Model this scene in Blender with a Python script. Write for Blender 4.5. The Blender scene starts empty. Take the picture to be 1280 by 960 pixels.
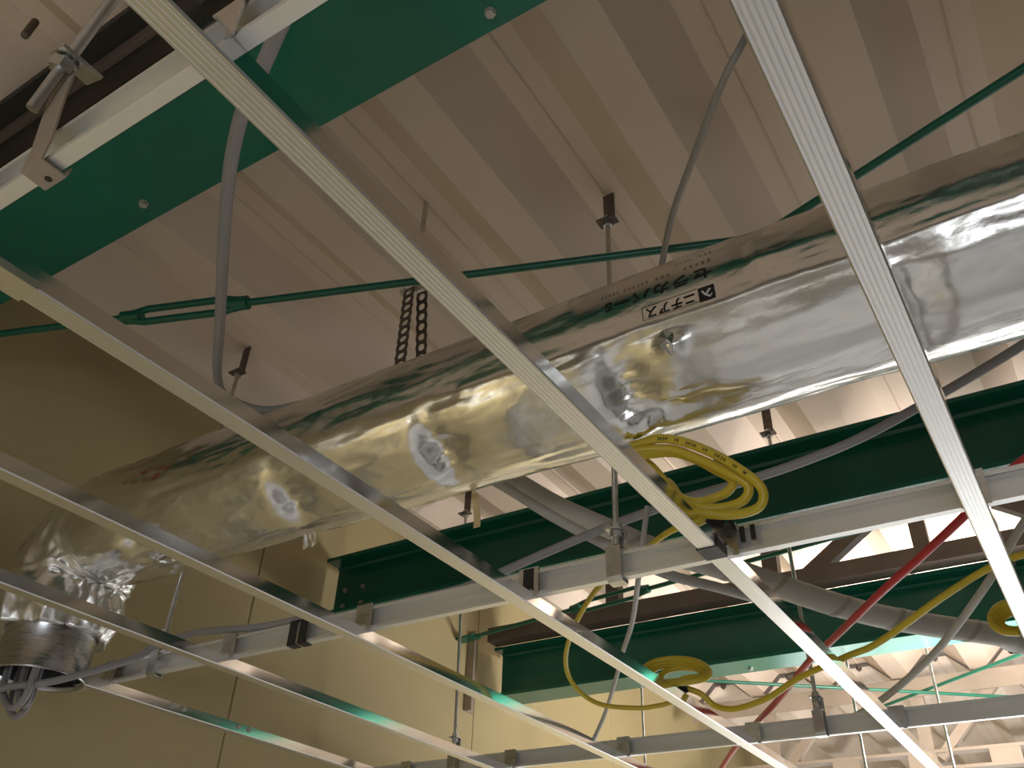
import bpy, math, random
from mathutils import Vector, Matrix, noise

random.seed(7)
SC = bpy.context.scene
COL = SC.collection
CZ = 1.94                       # camera height above the floor; all z below are relative to the camera

# ------------------------------------------------------------------ camera
cam_d = bpy.data.cameras.new('camera')
cam = bpy.data.objects.new('camera', cam_d)
COL.objects.link(cam)
cam_d.sensor_width = 36.0
cam_d.lens = 36.0 * 1106.7 / 1280.0
cam_d.clip_start = 0.02
right = Vector((0.84431924, 0.53468236, 0.03521084))
down = Vector((-0.28349405, 0.50149518, -0.81739446))
fwd = Vector((-0.45470447, 0.68015981, 0.57500129))
m = Matrix((right, -down, -fwd)).transposed().to_4x4()
m.translation = (0, 0, CZ)
cam.matrix_world = m
SC.camera = cam

# ------------------------------------------------------------------ world, lights, exposure
world = bpy.data.worlds.new('world')
SC.world = world
world.use_nodes = True
bg = world.node_tree.nodes['Background']
bg.inputs[0].default_value = (1.0, 0.93, 0.82, 1)
bg.inputs[1].default_value = 0.05


def area(name, loc, aim, sx, sy, power, col):
    d = bpy.data.lights.new(name, 'AREA')
    d.shape = 'RECTANGLE'
    d.size, d.size_y = sx, sy
    d.energy = power
    d.color = col
    o = bpy.data.objects.new(name, d)
    COL.objects.link(o)
    o.location = (loc[0], loc[1], loc[2] + CZ)
    v = Vector(aim) - Vector(loc)
    o.rotation_euler = v.to_track_quat('-Z', 'Y').to_euler()
    return o


# window band at the far end, a small window behind the photographer, two lamps hung under the grid
# that light the floor, and a work light aimed up into the far roof bay
area('daylight_far', (-0.2, 5.85, -0.6), (-0.2, 0.0, -0.6), 2.9, 1.7, 42, (0.93, 0.97, 1.0))
area('daylight_rear', (0.75, -2.85, -0.55), (0.75, 3.0, -0.55), 1.5, 0.6, 21, (0.90, 0.95, 1.0))
area('lamp_over_floor_far', (-0.7, 3.3, 0.30), (-0.7, 3.3, -2), 1.2, 1.2, 36, (0.95, 0.97, 1.0))
area('lamp_over_floor_near', (-0.95, -1.0, 0.30), (-0.95, -1.0, -2), 1.2, 1.2, 40, (1.0, 0.96, 0.88))
area('work_light', (0.10, 2.72, 0.50), (-0.30, 3.30, 1.2), 0.5, 0.4, 44, (1.0, 0.95, 0.90))

SC.view_settings.view_transform = 'Standard'
SC.view_settings.look = 'None'
SC.view_settings.gamma = 1.0
SC.view_settings.use_curve_mapping = False
SC.view_settings.exposure = 0.17

# ------------------------------------------------------------------ materials
MATS = {}


def mat(name, col, rough=0.5, metal=0.0, var=0.0, vscale=8.0, bump=0.0, bscale=40.0, spec=0.5, stretch=(1, 1, 1), rvar=0.0, aniso=0.0):
    mt = bpy.data.materials.new(name)
    mt.use_nodes = True
    nt = mt.node_tree
    b = nt.nodes['Principled BSDF']
    b.inputs['Base Color'].default_value = (*col, 1)
    b.inputs['Roughness'].default_value = rough
    b.inputs['Metallic'].default_value = metal
    b.inputs['Specular IOR Level'].default_value = spec
    tc = nt.nodes.new('ShaderNodeTexCoord')
    mp = nt.nodes.new('ShaderNodeMapping')
    mp.inputs['Scale'].default_value = stretch
    nt.links.new(tc.outputs['Object'], mp.inputs[0])
    if var > 0 or rvar > 0:
        n = nt.nodes.new('ShaderNodeTexNoise')
        n.inputs['Scale'].default_value = vscale
        n.inputs['Detail'].default_value = 5
        nt.links.new(mp.outputs[0], n.inputs['Vector'])
        if var > 0:
            r = nt.nodes.new('ShaderNodeValToRGB')
            r.color_ramp.elements[0].position = 0.3
            r.color_ramp.elements[1].position = 0.7
            r.color_ramp.elements[0].color = (*[c * (1 - var) for c in col], 1)
            r.color_ramp.elements[1].color = (*[min(1, c * (1 + var * 0.6)) for c in col], 1)
            nt.links.new(n.outputs[0], r.inputs[0])
            nt.links.new(r.outputs[0], b.inputs['Base Color'])
        if rvar > 0:
            mr = nt.nodes.new('ShaderNodeMapRange')
            mr.inputs[1].default_value = 0.3
            mr.inputs[2].default_value = 0.7
            mr.inputs[3].default_value = max(0.02, rough - rvar)
            mr.inputs[4].default_value = rough + rvar
            nt.links.new(n.outputs[0], mr.inputs[0])
            nt.links.new(mr.outputs[0], b.inputs['Roughness'])
    if bump > 0:
        n2 = nt.nodes.new('ShaderNodeTexNoise')
        n2.inputs['Scale'].default_value = bscale
        n2.inputs['Detail'].default_value = 4
        nt.links.new(mp.outputs[0], n2.inputs['Vector'])
        bp = nt.nodes.new('ShaderNodeBump')
        bp.inputs['Strength'].default_value = bump
        bp.inputs['Distance'].default_value = 0.01
        nt.links.new(n2.outputs[0], bp.inputs['Height'])
        nt.links.new(bp.outputs[0], b.inputs['Normal'])
    MATS[name] = mt
    return mt


mat('deck', (0.75, 0.61, 0.49), 0.6, var=0.06, vscale=3, bump=0.03, bscale=60)
mat('wall', (0.47, 0.385, 0.20), 0.55, var=0.06, vscale=2, bump=0.05, bscale=220)
mat('wall_joint', (0.25, 0.19, 0.10), 0.8)
mat('plaster', (0.75, 0.70, 0.62), 0.8, var=0.05)
mat('dark_wall', (0.24, 0.22, 0.19), 0.8, var=0.08)  # unseen walls, coloured dark for what the duct reflects
mat('concrete', (0.36, 0.37, 0.39), 0.8, var=0.15, vscale=4)
mat('green', (0.005, 0.135, 0.085), 0.20, var=0.16, vscale=5, bump=0.02, bscale=150, spec=0.5)
mat('green_rod', (0.006, 0.105, 0.060), 0.4, var=0.15, vscale=20)
mat('steel_edge', (0.30, 0.29, 0.24), 0.5)
mat('brown', (0.125, 0.095, 0.078), 0.6, var=0.2, vscale=9)
mat('brown_light', (0.36, 0.29, 0.225), 0.6, var=0.15, vscale=6)
mat('shade_black', (0.02, 0.019, 0.015), 0.6)  # near-black painted in for shaded gaps, slots and holes
mat('bar', (0.76, 0.75, 0.725), 0.28, 1.0)
mat('bar_side', (0.74, 0.735, 0.725), 0.10, 1.0, rvar=0.03, vscale=4, stretch=(1, 0.8, 8), bump=0.01, bscale=4)
mat('channel', (0.86, 0.85, 0.82), 0.40, 0.65, rvar=0.08, vscale=6, stretch=(0.8, 40, 40), bump=0.012, bscale=6)
mat('galv', (0.62, 0.62, 0.61), 0.35, 1.0, var=0.15, vscale=60, rvar=0.08)
mat('clip', (0.72, 0.72, 0.70), 0.3, 1.0, rvar=0.08, vscale=40)
mat('bolt', (0.45, 0.44, 0.40), 0.45, 0.6)
mat('dark_plate', (0.16, 0.13, 0.11), 0.5, 0.6, var=0.3, vscale=50)
mat('grey_cable', (0.30, 0.29, 0.29), 0.5, var=0.08, vscale=15)
mat('grey_light', (0.46, 0.45, 0.43), 0.5, var=0.10, vscale=12)
mat('brown_grey_cable', (0.30, 0.27, 0.23), 0.55, var=0.06)
mat('wrap', (0.50, 0.48, 0.43), 0.55, var=0.12, vscale=14, bump=0.15, bscale=30)
mat('wrap_band', (0.36, 0.33, 0.27), 0.6)
mat('yellow', (0.62, 0.47, 0.035), 0.35, var=0.07, vscale=20, spec=0.5)
mat('red', (0.50, 0.035, 0.04), 0.4, var=0.08, vscale=20)
mat('black_tape', (0.010, 0.010, 0.012), 0.45)
mat('paper_tape', (0.68, 0.52, 0.27), 0.7, var=0.05)
mat('print_black', (0.015, 0.015, 0.015), 0.6)
mat('print_brown', (0.17, 0.075, 0.05), 0.6)
mat('print_white', (0.75, 0.73, 0.70), 0.5)
mat('duct_shade', (0.03, 0.03, 0.03), 0.6)
mat('collar', (0.55, 0.55, 0.56), 0.3, 1.0, var=0.15, vscale=25, stretch=(1, 1, 12), rvar=0.08)


def foil_mat(name='foil', r0=0.15, r1=0.30, strength=0.28):
    mt = bpy.data.materials.new(name)
    mt.use_nodes = True
    nt = mt.node_tree
    b = nt.nodes['Principled BSDF']
    b.inputs['Base Color'].default_value = (0.86, 0.85, 0.83, 1)
    b.inputs['Metallic'].default_value = 1.0
    b.inputs['Roughness'].default_value = 0.22
    tc = nt.nodes.new('ShaderNodeTexCoord')
    mp = nt.nodes.new('ShaderNodeMapping')
    mp.inputs['Scale'].default_value = (0.55, 1, 1)
    nt.links.new(tc.outputs['Object'], mp.inputs[0])
    n1 = nt.nodes.new('ShaderNodeTexNoise')
    n1.inputs['Scale'].default_value = 14
    n1.inputs['Detail'].default_value = 4
    n2 = nt.nodes.new('ShaderNodeTexNoise')
    n2.inputs['Scale'].default_value = 75
    n2.inputs['Detail'].default_value = 3
    for n in (n1, n2):
        nt.links.new(mp.outputs[0], n.inputs['Vector'])
    mx = nt.nodes.new('ShaderNodeMath')
    mx.operation = 'MULTIPLY_ADD'
    mx.inputs[1].default_value = 0.22
    nt.links.new(n2.outputs[0], mx.inputs[0])
    nt.links.new(n1.outputs[0], mx.inputs[2])
    bp = nt.nodes.new('ShaderNodeBump')
    bp.inputs['Strength'].default_value = strength
    bp.inputs['Distance'].default_value = 0.008
    nt.links.new(mx.outputs[0], bp.inputs['Height'])
    nt.links.new(bp.outputs[0], b.inputs['Normal'])
    mr = nt.nodes.new('ShaderNodeMapRange')
    mr.inputs[1].default_value = 0.3
    mr.inputs[2].default_value = 0.7
    mr.inputs[3].default_value = r0
    mr.inputs[4].default_value = r1
    nt.links.new(n1.outputs[0], mr.inputs[0])
    nt.links.new(mr.outputs[0], b.inputs['Roughness'])
    MATS[name] = mt


foil_mat()
foil_mat('foil_tape', 0.30, 0.42, 0.12)

# ------------------------------------------------------------------ mesh helpers
BASE = {}


class MB:
    def __init__(self):
        self.v, self.f, self.s = [], [], []

    def add(self, vs, fs, smooth=False):
        o = len(self.v)
        self.v += [tuple(p) for p in vs]
        self.f += [tuple(i + o for i in f) for f in fs]
        self.s += [smooth] * len(fs)
        return self

    def box(self, x0, x1, y0, y1, z0, z1):
        vs = [(x, y, z) for z in (z0, z1) for y in (y0, y1) for x in (x0, x1)]
        return self.add(vs, [(0, 2, 3, 1), (4, 5, 7, 6), (0, 1, 5, 4), (2, 6, 7, 3), (0, 4, 6, 2), (1, 3, 7, 5)])

    def obox(self, c, ax, ay, az):
        """box about centre c with half-extent vectors ax, ay, az"""
        c, ax, ay, az = map(Vector, (c, ax, ay, az))
        vs = [c + ax * i + ay * j + az * k for k in (-1, 1) for j in (-1, 1) for i in (-1, 1)]
        return self.add(vs, [(0, 2, 3, 1), (4, 5, 7, 6), (0, 1, 5, 4), (2, 6, 7, 3), (0, 4, 6, 2), (1, 3, 7, 5)])

    def prism(self, prof, fn, a, b, steps=1, smooth=False):
        """closed 2-D profile swept from a to b; fn(u, v, t) -> point"""
        n = len(prof)
        vs = []
        for k in range(steps + 1):
            t = a + (b - a) * k / steps
            vs += [fn(u, w, t) for u, w in prof]
        fs = []
        for k in range(steps):
            for i in range(n):
                j = (i + 1) % n
                fs.append((k * n + i, k * n + j, (k + 1) * n + j, (k + 1) * n + i))
        self.add(vs, fs, smooth)
        o = len(vs)
        self.add(vs[:n], [tuple(range(n))[::-1]])
        self.add(vs[o - n:], [tuple(range(n))])
        return self

    def px(self, prof, x0, x1):
        return self.prism(prof, lambda u, w, t: (t, u, w), x0, x1)

    def py(self, prof, y0, y1):
        return self.prism(prof, lambda u, w, t: (u, t, w), y0, y1)

    def tube(self, pts, r, n=10, caps=True, flat=1.0):
        pts = [Vector(p) for p in pts]
        rr = r if isinstance(r, (list, tuple)) else [r] * len(pts)
        t0 = (pts[1] - pts[0]).normalized()
        up = Vector((0, 0, 1)) if abs(t0.z) < 0.9 else Vector((1, 0, 0))
        nx = t0.cross(up).normalized()
        vs = []
        for i, p in enumerate(pts):
            a = pts[max(i - 1, 0)]
            b = pts[min(i + 1, len(pts) - 1)]
            t = (b - a).normalized()
            nx = (nx - t * nx.dot(t)).normalized()
            ny = t.cross(nx)
            for k in range(n):
                an = 2 * math.pi * k / n
                vs.append(p + nx * (math.cos(an) * rr[i]) + ny * (math.sin(an) * rr[i] * flat))
        fs = []
        for i in range(len(pts) - 1):
            for k in range(n):
                j = (k + 1) % n
                fs.append((i * n + k, i * n + j, (i + 1) * n + j, (i + 1) * n + k))
        self.add(vs, fs, True)
        if caps:
            self.add(vs[:n], [tuple(range(n))[::-1]])
            self.add(vs[-n:], [tuple(range(n))])
        return self

    def rod(self, a, b, r, n=10):
        return self.tube([a, b], r, n)

    def nut(self, c, axis, r, h):
        c, axis = Vector(c), Vector(axis).normalized()
        o = len(self.s)
        self.tube([c - axis * h / 2, c + axis * h / 2], r, 6)
        for i in range(o, len(self.s)):
            self.s[i] = False
        return self

    def build(self, name, material, parent=None, centre=True):
        if parent is not None:
            base = BASE[parent.name]
        elif centre:
            mn = [min(p[i] for p in self.v) for i in range(3)]
            mx = [max(p[i] for p in self.v) for i in range(3)]
            base = Vector(((mn[0] + mx[0]) / 2, (mn[1] + mx[1]) / 2, mn[2]))
        else:
            base = Vector((0, 0, 0))
        me = bpy.data.meshes.new(name)
        me.from_pydata([(p[0] - base[0], p[1] - base[1], p[2] - base[2]) for p in self.v], [], self.f)
        me.polygons.foreach_set('use_smooth', self.s)
        me.update()
        mats = material if isinstance(material, (list, tuple)) else [material]
        for mm in mats:
            me.materials.append(MATS[mm])
        o = bpy.data.objects.new(name, me)
        COL.objects.link(o)
        BASE[o.name] = base
        if parent is not None:
            o.parent = parent
        else:
            o.location = (base[0], base[1], base[2] + CZ)
        return o


def thick(path, t, closed=False):
    """open 2-D polyline -> closed profile of thickness t on its left side"""
    n = len(path)
    out = []
    for i, p in enumerate(path):
        ns = []
        if i > 0:
            a = path[i - 1]
            l = math.hypot(p[0] - a[0], p[1] - a[1])
            ns.append((-(p[1] - a[1]) / l, (p[0] - a[0]) / l))
        if i < n - 1:
            b = path[i + 1]
            l = math.hypot(b[0] - p[0], b[1] - p[1])
            ns.append((-(b[1] - p[1]) / l, (b[0] - p[0]) / l))
        if len(ns) == 2:
            sx, sy = ns[0][0] + ns[1][0], ns[0][1] + ns[1][1]
            d = 1 + ns[0][0] * ns[1][0] + ns[0][1] * ns[1][1]
            sx, sy = sx / max(d, 0.3), sy / max(d, 0.3)
        else:
            sx, sy = ns[0]
        out.append((p[0] + sx * t, p[1] + sy * t))
    return list(path) + out[::-1]


def smooth_path(pts, k=8):
    P = [Vector(p) for p in pts]
    P = [P[0] * 2 - P[1]] + P + [P[-1] * 2 - P[-2]]
    out = []
    for i in range(1, len(P) - 2):
        for s in range(k):
            t = s / k
            a, b, c, d = P[i - 1], P[i], P[i + 1], P[i + 2]
            out.append(0.5 * ((2 * b) + (c - a) * t + (2 * a - 5 * b + 4 * c - d) * t * t + (3 * b - a - 3 * c + d) * t ** 3))
    out.append(P[-2])
    return out


def tag(o, label, cat, group=None):
    o['label'] = label
    o['category'] = cat
    o['kind'] = 'thing'
    if group:
        o['group'] = group
    return o


def thing(name, label, cat, loc, group=None):
    o = bpy.data.objects.new(name, None)
    o.empty_display_size = 0.05
    COL.objects.link(o)
    BASE[o.name] = Vector(loc)
    o.location = (loc[0], loc[1], loc[2] + CZ)
    return tag(o, label, cat, group)


def struct(o):
    o['kind'] = 'structure'
    return o


def copy_tree(o, delta, label=None):
    c = o.copy()
    COL.objects.link(c)
    c.location = o.location + Vector(delta)
    BASE[c.name] = BASE[o.name] + Vector(delta)
    if label:
        c['label'] = label
    for ch in o.children:
        d = ch.copy()
        COL.objects.link(d)
        d.parent = c
        BASE[d.name] = BASE[c.name]
        for g in ch.children:
            e = g.copy()
            COL.objects.link(e)
            e.parent = d
    return c


# ------------------------------------------------------------------ the setting
WX = -1.74                     # inner face of the panelled wall
X1, Y0, Y1 = 4.2, -3.0, 6.0
ZL, ZU, PITCH = 1.19, 1.26, 0.306
ROOF = 1.34

struct(MB().box(WX - 0.2, X1 + 0.2, Y0 - 0.2, Y1 + 0.2, -CZ - 0.2, -CZ).build('floor', 'concrete'))
struct(MB().box(X1, X1 + 0.15, Y0 - 0.15, Y1 + 0.15, -CZ, ROOF).build('wall_right', 'dark_wall'))
struct(MB().box(WX - 0.2, X1, Y0 - 0.15, Y0, -CZ, ROOF).build('wall_back', 'dark_wall'))
struct(MB().box(WX - 0.2, X1, Y1, Y1 + 0.15, -CZ, ROOF).build('wall_far', 'plaster'))

wl = struct(MB().box(WX - 0.2, WX - 0.035, Y0, Y1, -CZ, ROOF).build('wall_left', 'wall_joint'))
y = -2.54
pan = None
while y < Y1 - 0.05:
    ya, yb = max(y, Y0 + 0.005), min(y + 1.0, Y1 - 0.005)
    e = 0.002
    MB().prism([(ya + 0.0014, WX - 0.035), (ya + 0.0014, WX - e), (ya + 0.0014 + e, WX), (yb - 0.0014 - e, WX), (yb - 0.0014, WX - e), (yb - 0.0014, WX - 0.035)],
               lambda u, w, t: (w, u, t), -CZ + 0.002, ROOF - 0.002).build('panel', 'wall', wl)
    y += 1.0

# folded-plate roof: one sheet per rib, each with its own lapped edge
cl = struct(MB().box(WX - 0.2, X1 + 0.15, Y0 - 0.15, Y1 + 0.15, ROOF, ROOF + 0.05).build('ceiling', 'wall_joint'))
prof = [(0.0008, ZU - 0.004), (0.004, ZU), (0.039, ZU), (0.117, ZL), (0.193, ZL), (0.267, ZU), (PITCH - 0.0005, ZU), (PITCH + 0.006, ZU + 0.004)]
x = -0.512 - PITCH * 4
first = None
while x < X1 - 0.05:
    if first is None:
        first = MB().py([(u + x, w) for u, w in thick(prof, 0.0015)], Y0 + 0.002, Y1 - 0.002).build('roof_sheet', 'deck', cl)
        fx = x
    else:
        o = first.copy()
        COL.objects.link(o)
        o.location.x += x - fx
    x += PITCH

# ------------------------------------------------------------------ green H beams
ZB, ZT = 0.84, 1.005


def h_beam(yc, label, bolts, x0=-1.70, x1=4.1, tf=0.010, tw=0.008, w=0.058, ZB=ZB, ZT=ZT):
    t = thing('steel_beam', label, 'beam', ((x0 + x1) / 2, yc, ZB), 'green steel roof beams')
    pr = [(-w, ZB), (w, ZB), (w, ZB + tf), (tw / 2 + 0.006, ZB + tf), (tw / 2, ZB + tf + 0.006), (tw / 2, ZT - tf - 0.006), (tw / 2 + 0.006, ZT - tf), (w, ZT - tf), (w, ZT),
          (-w, ZT), (-w, ZT - tf), (-tw / 2 - 0.006, ZT - tf), (-tw / 2, ZT - tf - 0.006), (-tw / 2, ZB + tf + 0.006), (-tw / 2 - 0.006, ZB + tf), (-w, ZB + tf)]
    MB().px([(yc + a, b) for a, b in pr], x0, x1).build('beam_body', 'green', t)
    # bare steel end cut
    MB().px([(yc + a * 0.999, b) for a, b in pr], x0 - 0.002, x0 - 0.0001).build('cut_end', 'steel_edge', t)
    for b in bolts:
        k = MB()
        p, ax = Vector(b[0]), Vector(b[1])
        k.tube([p, p + ax * 0.002], 0.0075, 12)
        k.nut(p + ax * 0.004, ax, 0.0065, 0.005)
        k.build('bolt', 'bolt', t)
    return t


by0, by1, by2 = 0.4515, 1.712, 2.55
ZN = 1.0                       # the near beam sits higher
h_beam(by0, 'broad green steel beam overhead beside the hanging rod clamp', [((-1.027, 0.488, ZN), (0, 0, -1)), ((-0.388, 0.497, ZN), (0, 0, -1))], w=0.0685, ZB=ZN, ZT=ZN + 0.165)
wb = by1 - 0.004
h_beam(by1, 'dark green steel beam behind the foil duct and lit carrying channel',
       [((-1.665, wb, 0.925), (0, -1, 0)), ((-1.60, wb, 0.925), (0, -1, 0)), ((-1.665, wb, 0.878), (0, -1, 0)), ((-1.60, wb, 0.878), (0, -1, 0)),
        ((-0.98, by1 - 0.04, ZT - 0.01), (0, 0, -1)), ((-0.69, by1 - 0.04, ZT - 0.01), (0, 0, -1))])
h_beam(by2, 'dark green steel beam under the brown lattice, pale underside', [((-0.55, by2 - 0.04, ZT - 0.01), (0, 0, -1)), ((-0.08, by2 - 0.04, ZT - 0.01), (0, 0, -1)),
                                                                          ((-0.83, by2 + 0.02, ZB), (0, 0, -1)), ((-0.20, by2 + 0.02, ZB), (0, 0, -1))], x0=-1.69)
h_beam(5.25, 'farthest green steel beam beyond the brown roof truss', [], x0=-1.69)


# ------------------------------------------------------------------ brown lattice and truss
def lattice(yc, zb, zt, label, x0, x1, chord, posts, diags, cmat, dmat, top=True, slots=False):
    t = thing('roof_truss', label, 'truss', ((x0 + x1) / 2, yc, zb))
    h = chord
    if slots:
        # lower chord: two flats joined by battens, open slots between
        MB().box(x0, x1, yc - 0.03, yc + 0.03, zb, zb + 0.012).build('lower_flat', cmat, t)
        MB().box(x0, x1, yc - 0.03, yc + 0.03, zb + h - 0.012, zb + h).build('upper_flat', cmat, t)
        xx = x0
        while xx < x1 - 0.1:
            MB().box(xx, xx + 0.11, yc - 0.028, yc - 0.02, zb + 0.012, zb + h - 0.012).build('batten', cmat, t)
            xx += 0.30
    else:
        MB().px([(yc - 0.03, zb), (yc + 0.03, zb), (yc + 0.03, zb + 0.006), (yc - 0.024, zb + 0.006), (yc - 0.024, zb + h), (yc - 0.03, zb + h)], x0, x1).build('lower_chord', cmat, t)
    if top:
        MB().px([(yc - 0.03, zt), (yc - 0.03, zt - h), (yc - 0.024, zt - h), (yc - 0.024, zt - 0.006), (yc + 0.03, zt - 0.006), (yc + 0.03, zt)], x0, x1).build('upper_chord', cmat, t)
    for xp, wd in posts:
        MB().px([(yc - 0.018, zb + h * 0.3), (yc + 0.02, zb + h * 0.3), (yc + 0.02, zt - 0.004), (yc - 0.018, zt - 0.004)], xp - wd / 2, xp + wd / 2).build('post', dmat, t)
    for xa, xb, wd in diags:
        a, b = Vector((xa, yc - 0.004, zb + h * 0.6)), Vector((xb, yc - 0.004, zt - 0.01))
        d = (b - a).normalized()
        MB().obox((a + b) / 2, (b - a) / 2, d.cross(Vector((0, 1, 0))) * wd / 2, (0, 0.018, 0)).build('diagonal', dmat, t)
    return t


lattice(2.475, 1.012, ZL - 0.002, 'brown steel lattice of chord, posts and diagonals on the dark green beam', -1.69, 4.0, 0.048,
        [(-1.22, 0.045), (-0.70, 0.045), (-0.28, 0.042), (0.3, 0.045), (1.1, 0.045)], [(-0.60, -0.40, 0.042), (0.1, -0.10, 0.042), (0.6, 0.9, 0.042)], 'brown', 'brown', top=False)
ft = lattice(4.05, 0.82, ZL - 0.01, 'pale brown truss with slotted lower chord and tight frames under the roof', -1.60, 4.0, 0.075,
             [(-1.25, 0.05), (-0.62, 0.05), (0.02, 0.05), (0.7, 0.05), (1.5, 0.05)],
             [(-1.2, -0.92, 0.035), (-0.60, -0.90, 0.035), (-0.58, -0.28, 0.035), (0.0, -0.26, 0.035), (0.05, 0.36, 0.035), (0.66, 0.4, 0.035)], 'brown_light', 'brown_light', slots=True)
# tight frames: bent straps under each roof rib with a bolt at the crown
x = -0.512 - PITCH * 3
k = 0
while x < 1.2:
    path = [(x - 0.115, ZL - 0.006), (x - 0.042, ZU - 0.008), (x + 0.042, ZU - 0.008), (x + 0.115, ZL - 0.006)]
    s = MB().prism(thick(path, 0.004)[::-1], lambda u, w, t_: (u, t_, w), 3.985, 4.02).build('tight_frame', 'brown', ft)
    q = MB()
    q.nut((x, 4.0, ZU - 0.016), (0, 0, 1), 0.013, 0.014)
    q.tube([(x, 4.0, ZU - 0.03), (x, 4.0, ZU - 0.01)], 0.006, 8)
    q.build('bolt', 'dark_plate', s)
    x += PITCH
    k += 1

# above the near beam: a black strip painting in gap shade, and an angle
tag(MB().box(-1.70, 2.5, 0.307, 0.345, 1.168, 1.188).build('gap_shade', 'shade_black'), 'black strip for the shaded gap above the broad green beam', 'shade strip')
tag(MB().px([(0.337, 1.166), (0.337, 1.132), (0.343, 1.132), (0.343, 1.1655), (0.42, 1.1655), (0.42, 1.1705), (0.337, 1.1705)], -1.70, 2.5).build('steel_angle', 'brown'), 'grey brown steel angle lying on the broad green beam', 'angle')

# ------------------------------------------------------------------ ceiling grid bars
HB = 0.463
BX = [-0.108, -0.745, -1.390, -2.062, -2.735, -3.445]      # centre line / height
bar_labels = ['brightest grid bar, crossing the foil duct at its shiny end',
              'long grid bar crossing the middle of the duct beside the yellow coil',
              'grid bar carrying the small yellow cable coil and a joint sleeve',
              'grid bar just beyond the one with the joint sleeve, crossing the duct before its elbow',
              'grid bar passing right below the crumpled foil elbow',
              'short grid bar with bolt heads along its side, starting at the duct collar']
BARS = []
for i, u in enumerate(BX):
    xc = u * HB
    w = 0.0122
    path = [(0.0065, 0.0165), (0.0065, 0.019), (w, 0.019), (w, 0.0015), (w - 0.0015, 0.0)]
    path = [(-0.0065, 0.0165), (-0.0065, 0.019), (-w, 0.019), (-w, 0.0015), (-w + 0.0015, 0.0)]
    for gk in range(5):
        gx = -0.008 + 0.016 * gk / 4
        path += [(gx - 0.0009, 0.0), (gx, 0.00022), (gx + 0.0009, 0.0)]
    path += [(w - 0.0015, 0.0), (w, 0.0015), (w, 0.019), (0.0065, 0.019), (0.0065, 0.0165)]
    pr = [(xc + a, HB + b) for a, b in thick(path, 0.0007)]
    ya = 0.97 if i == 5 else -1.6
    t = thing('ceiling_bar', bar_labels[i], 'grid bar', (xc, (ya + 3.7) / 2, HB), 'ceiling grid bars')
    bb = MB().py(pr, ya, 3.7).build('bar_body', ['bar', 'bar_side'], t)
    for p in bb.data.polygons:
        if abs(p.normal.x) > 0.9:
            p.material_index = 1
    if i == 2:
        q = [(xc + a * 1.10, HB - 0.0012 + b * 1.1) for a, b in thick([(-0.0125, 0.007), (-0.0125, 0.0), (0.0125, 0.0), (0.0125, 0.007)], 0.001)]
        MB().py(q, 0.12, 0.245).build('joint_sleeve', 'clip', t)
    if i == 1:
        q = [(xc + a * 1.08, HB - 0.001 + b * 1.08) for a, b in thick([(-0.0125, 0.012), (-0.0125, 0.0), (0.0125, 0.0), (0.0125, 0.012)], 0.001)]
        MB().py(q, 0.955, 0.99).build('tape_band', 'black_tape', t)
    if i == 5:
        for yy in (1.18, 1.21, 1.36, 1.39):
            MB().nut((xc + 0.0135, yy, HB + 0.012), (1, 0, 0), 0.005, 0.004).build('bolt', 'bolt', t)
    BARS.append(xc)

# ------------------------------------------------------------------ carrying channels
CB = HB + 0.0195


def channel(yc, x0, x1, label):
    t = thing('carrying_channel', label, 'channel', ((x0 + x1) / 2, yc, CB), 'carrying channels over the grid bars')
    path = [(-0.006, 0.005), (-0.006, 0.0), (0.006, 0.0), (0.006, 0.038), (-0.006, 0.038), (-0.006, 0.033)]
    MB().px([(yc + a, CB + b) for a, b in thick(path, 0.0012)], x0, x1).build('channel_body', 'channel', t)
    return t


CY = [0.178, 1.036, 1.965]
channel(CY[0], -1.72, 2.6, 'carrying channel below the broad green beam, held by the bent hanger plate')
ch1 = channel(CY[1], -1.72, 2.6, 'silver carrying channel under the duct, lit brightly toward its far end')
channel(CY[2], -1.72, 2.6, 'dark sided carrying channel with a bright lower edge, farthest of three')
for xb in (-1.605, -1.575):
    MB().box(xb, xb + 0.012, CY[1] - 0.0078, CY[1] - 0.0062, CB + 0.008, CB + 0.03).build('slot_tab', 'dark_plate', ch1)

# clips joining bars and channels
clip = None
names = ['bar clip where the brightest bar meets the {}', 'bar clip where the big yellow coil meets the {}', 'bar clip where the joint sleeve bar meets the {}',
         'bar clip where the fourth bar meets the {}', 'clip where the bar under the elbow meets the {}', 'bar clip where the bolted short bar meets the {}']
cnames = ['channel by the broad green beam', 'silver channel', 'farthest channel']
for ci, yc in enumerate(CY):
    for bi, xc in enumerate(BARS):
        if ci == 0 and bi in (5, 0):
            continue
        lab = names[bi].format(cnames[ci])
        if clip is None:
            t = thing('bar_clip', lab, 'clip', (xc, yc, CB - 0.014), 'clips joining bars to channels')
            b = MB()
            zf0, zf1 = CB - 0.003, CB + 0.0405
            b.box(xc - 0.016, xc + 0.016, yc - 0.0092, yc - 0.0078, zf0, zf1)
            b.box(xc - 0.016, xc + 0.016, yc - 0.0092, yc + 0.0090, zf1, zf1 + 0.0014)
            b.box(xc - 0.016, xc + 0.016, yc + 0.0076, yc + 0.0090, zf1 - 0.018, zf1)
            b.build('clip_plate', 'clip', t)
            b = MB()
            for sx in (-1, 1):
                b.box(xc + sx * 0.0105 - 0.0006, xc + sx * 0.0105 + 0.0006, yc - 0.02, yc - 0.0078, CB - 0.014, CB + 0.004)
            b.build('claw', 'clip', t)
            clip, c0 = t, Vector((xc, yc, 0))
        else:
            copy_tree(clip, Vector((xc, yc, 0)) - c0, lab)
t = [o for o in COL.objects if o.name.startswith('bar_clip') and 'big yellow coil meets the silver' in o.get('label', '')][0]
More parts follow.
